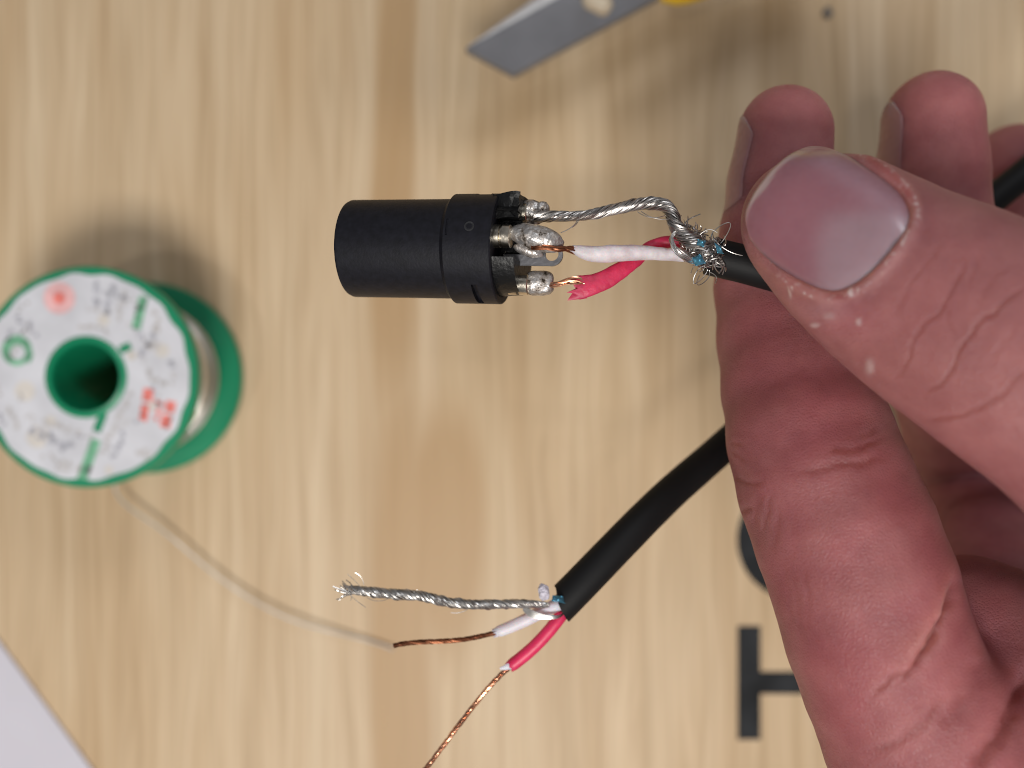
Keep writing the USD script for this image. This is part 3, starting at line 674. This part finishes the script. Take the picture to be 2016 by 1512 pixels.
def nets(lo, hi, h):
    """naive surface nets of sdf"""
    n = np.ceil((hi - lo) / h).astype(int) + 1
    ax = [lo[k] + h * np.arange(n[k]) for k in range(3)]
    G = np.stack(np.meshgrid(*ax, indexing='ij'), -1).reshape(-1, 3)
    V = sdf_full(G).reshape(n)
    S = V < 0
    c = np.zeros(np.array(n) - 1, int); pos = np.zeros((*(np.array(n) - 1), 3)); 
    corners = [(i, j, k) for i in (0, 1) for j in (0, 1) for k in (0, 1)]
    sl = lambda o: tuple(slice(o[k], n[k] - 1 + o[k]) for k in range(3))
    for o in corners:
        for k in range(3):
            if o[k] == 0:
                o2 = list(o); o2[k] = 1; o2 = tuple(o2)
                va, vb = V[sl(o)], V[sl(o2)]
                m = (va < 0) != (vb < 0)
                tt = np.where(m, va / np.where(m, va - vb, 1), 0)
                for q in range(3):
                    pos[..., q] += np.where(m, o[q] + (tt if q == k else 0), 0)
                c += m
    act = c > 0
    idx = -np.ones(c.shape, int); idx[act] = np.arange(act.sum())
    cell = np.argwhere(act)
    v = lo + h * (cell + pos[act] / c[act][:, None])
    F_ = []
    for k in range(3):
        a, b = (k + 1) % 3, (k + 2) % 3
        s0 = [slice(None)] * 3; s1 = [slice(None)] * 3
        s0[k] = slice(0, n[k] - 1); s1[k] = slice(1, n[k])
        m = S[tuple(s0)] != S[tuple(s1)]
        e = np.argwhere(m); e = e[(e[:, a] > 0) & (e[:, b] > 0) & (e[:, a] < n[a] - 1) & (e[:, b] < n[b] - 1)]
        inside = S[tuple(e.T)]
        def at(da, db):
            q = e.copy(); q[:, a] += da; q[:, b] += db; return idx[tuple(q.T)]
        quad = np.stack([at(-1, -1), at(0, -1), at(0, 0), at(-1, 0)], 1)
        quad[~inside] = quad[~inside][:, ::-1]
        F_.append(quad)
    q = np.vstack(F_)
    return v, np.vstack([q[:, [0, 1, 2]], q[:, [0, 2, 3]]])
def gradient(p, e=2e-4):
    return both(p)[0]
def both(p, e=1e-4):
    c = sdf_full(p)
    g = np.stack([sdf_full(p + np.eye(3)[k] * e) - c for k in range(3)], 1)
    return g / np.linalg.norm(g, axis=1, keepdims=True), c
def project(p, n=2):
    for _ in range(n):
        g, c = both(p); p = p - g * c[:, None]
    return p
def refine(v, f, pick):
    """split every edge whose middle is picked; stays closed"""
    e = np.sort(np.vstack([f[:, [0, 1]], f[:, [1, 2]], f[:, [2, 0]]]), 1)
    u_, inv = np.unique(e, axis=0, return_inverse=True); inv = inv.ravel()
    mid = v[u_].mean(1); on = pick(mid)
    new = -np.ones(len(u_), int); new[on] = len(v) + np.arange(on.sum())
    v2 = np.vstack([v, mid[on]])
    m = new[inv].reshape(3, -1).T
    out = []
    cnt = (m >= 0).sum(1)
    out.append(f[cnt == 0])
    s = cnt == 3
    a, b, c, x, y, z = *f[s].T, *m[s].T
    out += [np.stack(t, 1) for t in ((a, x, z), (x, b, y), (z, y, c), (x, y, z))]
    for k in range(3):
        s = (cnt == 1) & (m[:, k] >= 0)
        a, b, c = (f[s][:, (k + q) % 3] for q in range(3)); x = m[s][:, k]
        out += [np.stack((a, x, c), 1), np.stack((x, b, c), 1)]
        s = (cnt == 2) & (m[:, k] < 0)
        a, b, c = (f[s][:, (k + q) % 3] for q in range(3)); y, z = m[s][:, (k + 1) % 3], m[s][:, (k + 2) % 3]
        out += [np.stack((a, b, y), 1), np.stack((a, y, z), 1), np.stack((z, y, c), 1)]
    return v2, np.vstack(out)
def pix(p):
    d = H - p[:, 2]
    return np.stack([1008 + p[:, 0] / d * F, 756 - p[:, 1] / d * F], 1), d
lo, hi = P(1380, 2000, .10) * 0, None
hv, hf = nets(np.array([0.018, -0.245, 0.025]), np.array([0.20, 0.055, 0.150]), 0.0012)
hv = project(hv, 2)
def seen(p):
    q, d = pix(p)
    return (q[:, 0] > 1380) & (q[:, 0] < 2060) & (q[:, 1] > 100) & (q[:, 1] < 1560) & (gradient(p)[:, 2] > -0.35)
for k in range(2):
    hv, hf = refine(hv, hf, seen); hv = project(hv, 1)
def near(p):
    q, d = pix(p)
    return (q[:, 0] > 1400) & (q[:, 0] < 2030) & (q[:, 1] > 260) & (q[:, 1] < 900) & (gradient(p)[:, 2] > 0.1) & (d < .112)
hv, hf = refine(hv, hf, near); hv = project(hv, 1)
hn = gradient(hv)
hp, hd = pix(hv)
def dist_poly(q, line, smooth=True):
    line = np.array(line, float)
    if smooth and len(line) > 2: line = spline(line, 40)
    best = np.full(len(q), 1e9); par = np.zeros(len(q))
    for k in range(len(line) - 1):
        a, b = line[k], line[k + 1]; ab = b - a
        h = np.clip(((q - a) @ ab) / (ab @ ab), 0, 1)
        d = np.linalg.norm(q - a - h[:, None] * ab, axis=1)
        m = d < best; best[m] = d[m]; par[m] = (k + h[m]) / (len(line) - 1)
    return best, par
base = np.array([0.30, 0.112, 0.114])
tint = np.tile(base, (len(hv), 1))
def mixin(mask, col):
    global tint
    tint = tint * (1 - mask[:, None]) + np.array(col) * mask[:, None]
# broad flush: redder on the fingers and pads, paler across the thumb
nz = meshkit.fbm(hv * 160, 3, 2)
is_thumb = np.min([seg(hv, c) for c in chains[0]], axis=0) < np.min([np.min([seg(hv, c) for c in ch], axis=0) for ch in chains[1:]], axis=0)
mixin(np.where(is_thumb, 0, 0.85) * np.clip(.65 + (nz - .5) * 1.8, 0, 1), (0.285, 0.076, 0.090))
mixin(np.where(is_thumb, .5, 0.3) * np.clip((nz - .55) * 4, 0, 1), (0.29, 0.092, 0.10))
tip = np.exp(-(np.linalg.norm(hp - [1560, 250], axis=1) / 150) ** 2) + np.exp(-(np.linalg.norm(hp - [1840, 220], axis=1) / 150) ** 2)
mixin(np.clip(tip, 0, 1) * .6 * ~is_thumb, (0.37, 0.128, 0.135))
mixin(np.exp(-(np.linalg.norm((hp - [1660, 630]) / [70, 45], axis=1)) ** 2) * is_thumb * .7, (0.37, 0.13, 0.145))
# creases: (points, width px, depth mm, tint strength, on the thumb?)
creases = [
    ([(1866, 462), (1848, 490), (1812, 533), (1782, 580), (1767, 613)], 7, .16, .25, 1),
    ([(1905, 510), (1889, 545), (1868, 590), (1858, 605), (1806, 661), (1785, 713), (1767, 747)], 7, .30, .6, 1),
    ([(2020, 568), (1974, 600), (1919, 649), (1883, 704), (1877, 725), (1840, 765), (1822, 783)], 8, .42, .8, 1),
    ([(2030, 722), (2016, 731), (1965, 783), (1913, 811), (1858, 826), (1815, 829)], 9, .34, .55, 1),
    ([(1930, 505), (1912, 540), (1895, 570)], 8, .12, .2, 1), ([(1990, 520), (1950, 560), (1930, 600)], 8, .14, .25, 1),
    ([(2010, 640), (1975, 680), (1950, 720)], 10, .14, .2, 1), ([(1870, 610), (1872, 640), (1884, 660)], 6, .12, .3, 1),
    ([(1733, 866), (1681, 881), (1632, 887)], 9, .22, .45, 0), ([(1724, 841), (1706, 852), (1690, 858)], 7, .14, .3, 0),
    ([(1745, 905), (1681, 911), (1614, 924), (1565, 930)], 9, .24, .5, 0),
    ([(1880, 1150), (1871, 1185), (1857, 1217), (1833, 1264), (1793, 1322)], 9, .8, 1.0, 0), ([(1793, 1322), (1749, 1345), (1722, 1369)], 7, .28, .6, 0), ([(1793, 1320), (1786, 1332), (1782, 1345)], 6, .2, .5, 0),
    ([(2030, 1320), (2003, 1366), (1976, 1440), (1942, 1484), (1925, 1530)], 15, .7, .9, 0),
    ([(1857, 1383), (1817, 1427), (1766, 1460), (1718, 1484)], 10, .25, .4, 0), ([(1925, 1290), (1918, 1350), (1885, 1400), (1850, 1440)], 22, .5, .3, 0),
    ([(1437, 872), (1450, 876), (1464, 878)], 5, .14, .5, 0), ([(1440, 888), (1452, 897), (1464, 908)], 5, .14, .5, 0), ([(1443, 936), (1456, 945), (1473, 951), (1501, 948)], 5, .2, .6, 0),
    ([(1455, 1012), (1468, 1006), (1482, 1003)], 5, .2, .6, 0), ([(1500, 970), (1490, 1000), (1484, 1035)], 5, .12, .35, 0), ([(1520, 975), (1512, 1010), (1500, 1050)], 5, .12, .35, 0), ([(1536, 1010), (1528, 1060), (1522, 1090)], 6, .1, .25, 0),
    ([(1560, 1120), (1572, 1190), (1580, 1260)], 6, .08, .2, 0), ([(1540, 1100), (1556, 1180), (1562, 1240)], 6, .08, .2, 0), ([(1585, 1120), (1590, 1180), (1592, 1240)], 6, .08, .2, 0),
]
disp = np.zeros(len(hv))
# the finger's fleshy bulge overlaps the palm: a step along its crease
stepl = spline([(1880, 1105), (1872, 1165), (1857, 1217), (1833, 1264), (1793, 1322), (1749, 1350)], 40)
i = np.nonzero(~is_thumb & (hn[:, 2] > -.1) & (hp[:, 0] > 1600) & (hp[:, 1] > 1050) & (hd < .125))[0]
d, s_ = dist_poly(hp[i], stepl, False)
k_ = np.clip((s_ * 39).astype(int), 0, 38); tg = stepl[k_ + 1] - stepl[k_]; rel = hp[i] - stepl[k_]
sgn = np.sign(tg[:, 0] * rel[:, 1] - tg[:, 1] * rel[:, 0])
tp = np.clip(np.minimum(s_ * 2.6, (1 - s_) * 2.6), 0, 1) ** 1.3
disp[i] += np.where(sgn < 0, -.0005 * np.exp(-d / 70), .0003 * np.exp(-((d - 22) / 30) ** 2) * np.clip(d / 10, 0, 1)) * tp
front = hn[:, 2] > -0.1
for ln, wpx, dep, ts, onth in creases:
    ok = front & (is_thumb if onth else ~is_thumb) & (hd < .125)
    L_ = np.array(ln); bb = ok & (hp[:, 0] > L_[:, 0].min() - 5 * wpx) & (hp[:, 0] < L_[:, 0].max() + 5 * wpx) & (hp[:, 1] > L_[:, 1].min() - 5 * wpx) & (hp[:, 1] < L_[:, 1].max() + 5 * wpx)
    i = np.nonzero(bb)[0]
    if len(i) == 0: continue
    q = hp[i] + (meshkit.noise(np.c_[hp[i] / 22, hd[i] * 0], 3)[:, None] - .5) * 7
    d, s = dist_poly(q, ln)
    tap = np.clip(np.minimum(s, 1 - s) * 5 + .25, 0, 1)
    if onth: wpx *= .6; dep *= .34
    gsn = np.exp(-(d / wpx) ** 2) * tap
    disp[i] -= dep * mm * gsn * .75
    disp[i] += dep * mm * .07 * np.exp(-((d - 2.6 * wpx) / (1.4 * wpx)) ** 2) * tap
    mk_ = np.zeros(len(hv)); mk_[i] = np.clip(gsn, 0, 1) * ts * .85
    mixin(mk_, (0.22, 0.055, 0.048))  # creases redder, and darkened in the tint to stand for their shade
disp += (meshkit.fbm(hv * 420, 3, 8) - .5) * .00010 + (meshkit.fbm(hv * 110, 2, 5) - .5) * .00025

# --- nails: patches laid on the finger surface
def patch(corner_fn, nu, nv, normal, lift, tint_fn, crown=.0003):
    """corner_fn(u, v) -> photo pixel + depth guess; marched along normal on to the skin"""
    uu, ww = np.meshgrid(np.linspace(0, 1, nu), np.linspace(0, 1, nv), indexing='ij')
    p = corner_fn(uu.ravel(), ww.ravel())
    nrm = np.array(normal, float) / np.linalg.norm(normal)
    p = p + nrm * .014
    for _ in range(60):
        p = p - nrm * np.clip(sdf_full(p), -.002, .002)[:, None] * .8
    return uu, ww, p, nrm
def close_patch(p, nu, nv, thick, n):
    v = np.vstack([p, p - n * thick])
    i, j = np.meshgrid(np.arange(nu - 1), np.arange(nv - 1), indexing='ij'); k = (i * nv + j).ravel()
    q = np.stack([k, k + nv, k + nv + 1, k + 1], 1)
    b = nu * nv
    f = [np.vstack([q[:, [0, 1, 2]], q[:, [0, 2, 3]]]), np.vstack([q[:, [0, 2, 1]], q[:, [0, 3, 2]]]) + b]
    rim = np.r_[np.arange(nv), np.arange(1, nu) * nv + nv - 1, (nu - 1) * nv + np.arange(nv - 2, -1, -1), np.arange(nu - 2, 0, -1) * nv]
    r2_ = np.roll(rim, -1)
    f.append(np.stack([rim, r2_, r2_ + b], 1)); f.append(np.stack([rim, r2_ + b, rim + b], 1))
    m = trimesh.Trimesh(v, np.vstack(f), process=False)
    return m
# thumb nail outline in the photo: v runs across (lower side to upper side), u from free edge to cuticle
free = spline([(1484, 470), (1474, 425), (1497, 375), (1540, 327), (1590, 301), (1640, 302)], 60)
cut_ = spline([(1640, 578), (1690, 560), (1740, 515), (1776, 470), (1794, 428), (1788, 398)], 60)
lowr = spline([(1484, 470), (1525, 520), (1580, 558), (1640, 578)], 60)
uppr = spline([(1640, 302), (1700, 325), (1752, 358), (1788, 398)], 60)
def coons(u_, v_):
    I = lambda c, t: np.stack([np.interp(t, np.linspace(0, 1, 60), c[:, k]) for k in range(2)], 1)
    U, V = u_[:, None], v_[:, None]
    return (1 - U) * I(free, v_) + U * I(cut_, v_) + (1 - V) * I(lowr, u_) + V * I(uppr, u_) - ((1 - U) * (1 - V) * free[0] + (1 - U) * V * free[-1] + U * (1 - V) * cut_[0] + U * V * cut_[-1])
def onto(qs, d0=.090):
    """first hit of the sight line through photo pixel q with the skin"""
    d = np.full(len(qs), d0)
    for _ in range(80):
        p = np.stack([(qs[:, 0] - 1008) / F * d, -(qs[:, 1] - 756) / F * d, H - d], 1)
        d = d + np.clip(sdf_full(p), -.002, .002) * .7
    return p
NU, NV = 64, 64
uu, ww = np.meshgrid(np.linspace(0, 1, NU), np.linspace(0, 1, NV), indexing='ij'); uf, vf = uu.ravel(), ww.ravel()
q = coons(uf, vf); p = onto(q)
dn = gaussian_filter((H - p[:, 2]).reshape(NU, NV), 3.0, mode='nearest').ravel() - .0001
p = np.stack([(q[:, 0] - 1008) / F * dn, -(q[:, 1] - 756) / F * dn, H - dn], 1)
pg = p.reshape(NU, NV, 3); nn = np.cross(np.gradient(pg, axis=0), np.gradient(pg, axis=1)).reshape(-1, 3)
nn /= np.linalg.norm(nn, axis=1, keepdims=True); nn *= np.sign(nn[:, 2:3])
edge = np.minimum(np.minimum(uf * 1.2 + .02, 1 - uf), np.minimum(vf, 1 - vf))
lift = .00010 + .00045 * (1 - (2 * vf - 1) ** 4) * (1 - .7 * uf ** 4) + .0003 * (1 - uf) ** 2 - .0003 * np.exp(-((uf - 1) / .10) ** 2)
lift += .00016 * np.exp(-((vf - .78) / .09) ** 2) * np.clip(uf * 1.6, 0, 1) - .00010 * np.exp(-((vf - .60) / .10) ** 2) * np.clip(uf * 1.6, 0, 1)
lift -= .00035 * (np.exp(-(vf / .05) ** 2) + np.exp(-((1 - vf) / .05) ** 2)) * np.clip(uf * 2.5 - .3, 0, 1)
lift += .000015 * np.sin(vf * 40 + 2 * np.sin(uf * 5))
p = p + nn * lift[:, None]
ntint = np.tile([0.27, 0.118, 0.145], (len(p), 1))
def nm(mask, col):
    global ntint
    ntint = ntint * (1 - mask[:, None]) + np.array(col) * mask[:, None]
nm(np.exp(-((uf - .35) / .3) ** 2) * .35, (0.27, 0.095, 0.12))
lun = 1 / (1 + np.exp(-((uf - (.56 + 1.9 * (vf - .40) ** 2 + .05 * np.sin(vf * 9))) / .045)))
nm(lun * .75, (0.34, 0.22, 0.25))
nm(np.exp(-((vf - .80) / .10) ** 2) * .3, (0.46, 0.30, 0.36))  # glossy highlight streak painted into the nail colour
nm(np.clip((.055 + .012 * np.sin(vf * 19) - uf) / .02, 0, 1) * np.clip((vf - .12) * 6, 0, 1) * .55, (0.52, 0.40, 0.36))
nm(np.clip((uf - .955 + .03 * (meshkit.noise(np.c_[vf * 30, uf * 8, uf * 0], 4) - .5)) / .02, 0, 1) * .25, (0.44, 0.31, 0.33))
thumb_nail = (close_patch(p, NU, NV, .0005, nn), np.vstack([ntint, ntint * .8]))
# skin round the thumb nail: sunk under the plate, raised and reddened folds beside it
qi = np.nonzero(is_thumb & (hn[:, 2] > 0) & (hp[:, 0] < 1860) & (hp[:, 1] < 660))[0]
outl = np.vstack([free, uppr, cut_[::-1], lowr[::-1]])
from shapely import contains_xy, distance, points
npoly = Polygon(outl).buffer(0)
dd = distance(points(hp[qi]), npoly.exterior); ins_ = contains_xy(npoly, hp[qi][:, 0], hp[qi][:, 1])
sd = np.where(ins_, -dd, dd)
side = np.clip((hp[qi] @ np.array([.86, .51]) - (1530 * .86 + 370 * .51)) / 120, 0, 1)          # folds fade out at the free edge
disp[qi] += np.where(sd < 0, -.00045 * np.clip(-sd / 10, 0, 1), 0) + side * .00055 * np.exp(-((sd - 9) / 14) ** 2)
mk_ = np.zeros(len(hv)); mk_[qi] = side * np.exp(-((sd - 2) / 7) ** 2) * .3; mixin(mk_, (0.30, 0.075, 0.08))
mk_ = np.zeros(len(hv)); mk_[qi] = side * np.exp(-((sd - 9) / 7) ** 2) * np.clip((meshkit.noise(np.c_[hp[qi] / 6, hd[qi] * 0], 9) - .62) * 6, 0, 1) * .7 * side ** 4; mixin(mk_, (0.52, 0.43, 0.43))
for (cx, cy, rx, ry, a_, col) in ((1652, 585, 26, 7, .85, (0.20, 0.02, 0.025)), (1766, 356, 10, 26, .0, (.4, .05, .05)), (1605, 640, 9, 5, .6, (.55,.44,.43)), (1690, 634, 6, 8, .55, (.55,.44,.43)), (1712, 722, 9, 16, .5, (.52,.40,.39)),
                                  (1632, 622, 12, 7, .5, (.42, .3, .3)), (1630, 610, 40, 26, .35, (.42,.24,.25)), (1558, 575, 3, 12, .7, (.48, .38, .35)), (1678, 575, 5, 9, .8, (.5, .42, .42))):
    mk_ = np.exp(-(((hp[:, 0] - cx) / rx) ** 2 + ((hp[:, 1] - cy) / ry) ** 2) ** 1.5) * a_ * is_thumb * (hn[:, 2] > 0); mixin(mk_, col)
    if rx < 13: disp += mk_ * .0001
i_ = np.nonzero(is_thumb & (hn[:, 2] > 0) & (hp[:, 0] > 1680) & (hp[:, 0] < 1840) & (hp[:, 1] < 440))[0]
d_, s_ = dist_poly(hp[i_], [(1706, 318), (1742, 344), (1766, 362), (1788, 390)])
mk_ = np.zeros(len(hv)); mk_[i_] = np.exp(-(d_ / 6) ** 2) * .75; mixin(mk_, (0.27, 0.045, 0.05))

hv = hv + hn * disp[:, None]
root = P(1860, 1520, .106)
person = thing('person', 'bare left hand pinching the black cable between thumb and forefinger', 'person', loc=root)
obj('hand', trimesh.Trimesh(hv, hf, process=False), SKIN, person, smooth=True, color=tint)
tn, tt_ = thumb_nail
obj('nail', tn, NAIL, person, smooth=True, color=tt_, label='broad thumbnail with pale moon')
# nails of the fore and middle finger, seen from the side (they face left)
def side_nail(cx, cy, d, half_len, half_w, normal, along):
    nrm = np.array(normal, float); nrm /= np.linalg.norm(nrm)
    al = np.array(along, float); al -= nrm * (al @ nrm); al /= np.linalg.norm(al); ac = np.cross(nrm, al)
    c = P(cx, cy, d)
    N = 28
    a, b = np.meshgrid(np.linspace(-1, 1, N), np.linspace(-1, 1, N), indexing='ij'); a, b = a.ravel(), b.ravel()
    tipcut = np.where(a > 0, 1 - .5 * b * b * a, 1 - .22 * b * b * np.abs(a))
    p = c + al * (a * tipcut * half_len)[:, None] + ac * (b * half_w)[:, None] + nrm * .006
    for _ in range(60):
        p = p - nrm * np.clip(sdf_full(p), -.002, .002)[:, None] * .8
    g_ = gradient(p)
    l = .00008 + .0001 * np.clip(a, 0, 1) ** 2 - .0007 * np.clip(-a - .8, 0, 1) * 3 - .0004 * np.clip(np.abs(b) - .9, 0, 1) * 3
    p = p + g_ * l[:, None]
    tn_ = np.tile([0.40, 0.155, 0.16], (len(p), 1)); w_ = .25 * np.clip((a - .86) / .06, 0, 1)[:, None]
    tn_ = tn_ * (1 - w_) + np.array([.45, .33, .3]) * w_
    return close_patch(p, N, N, .0005, g_), np.vstack([tn_, tn_])
for args in ((1438, 330, .1245, .0074, .0043, (-.975, .0, .22), (.10, 1, 0)), (1738, 285, .132, .0066, .0039, (-.975, .0, .22), (.04, 1, 0))):
    a, b = side_nail(*args)
    obj('nail', a, NAIL, person, smooth=True, color=b)
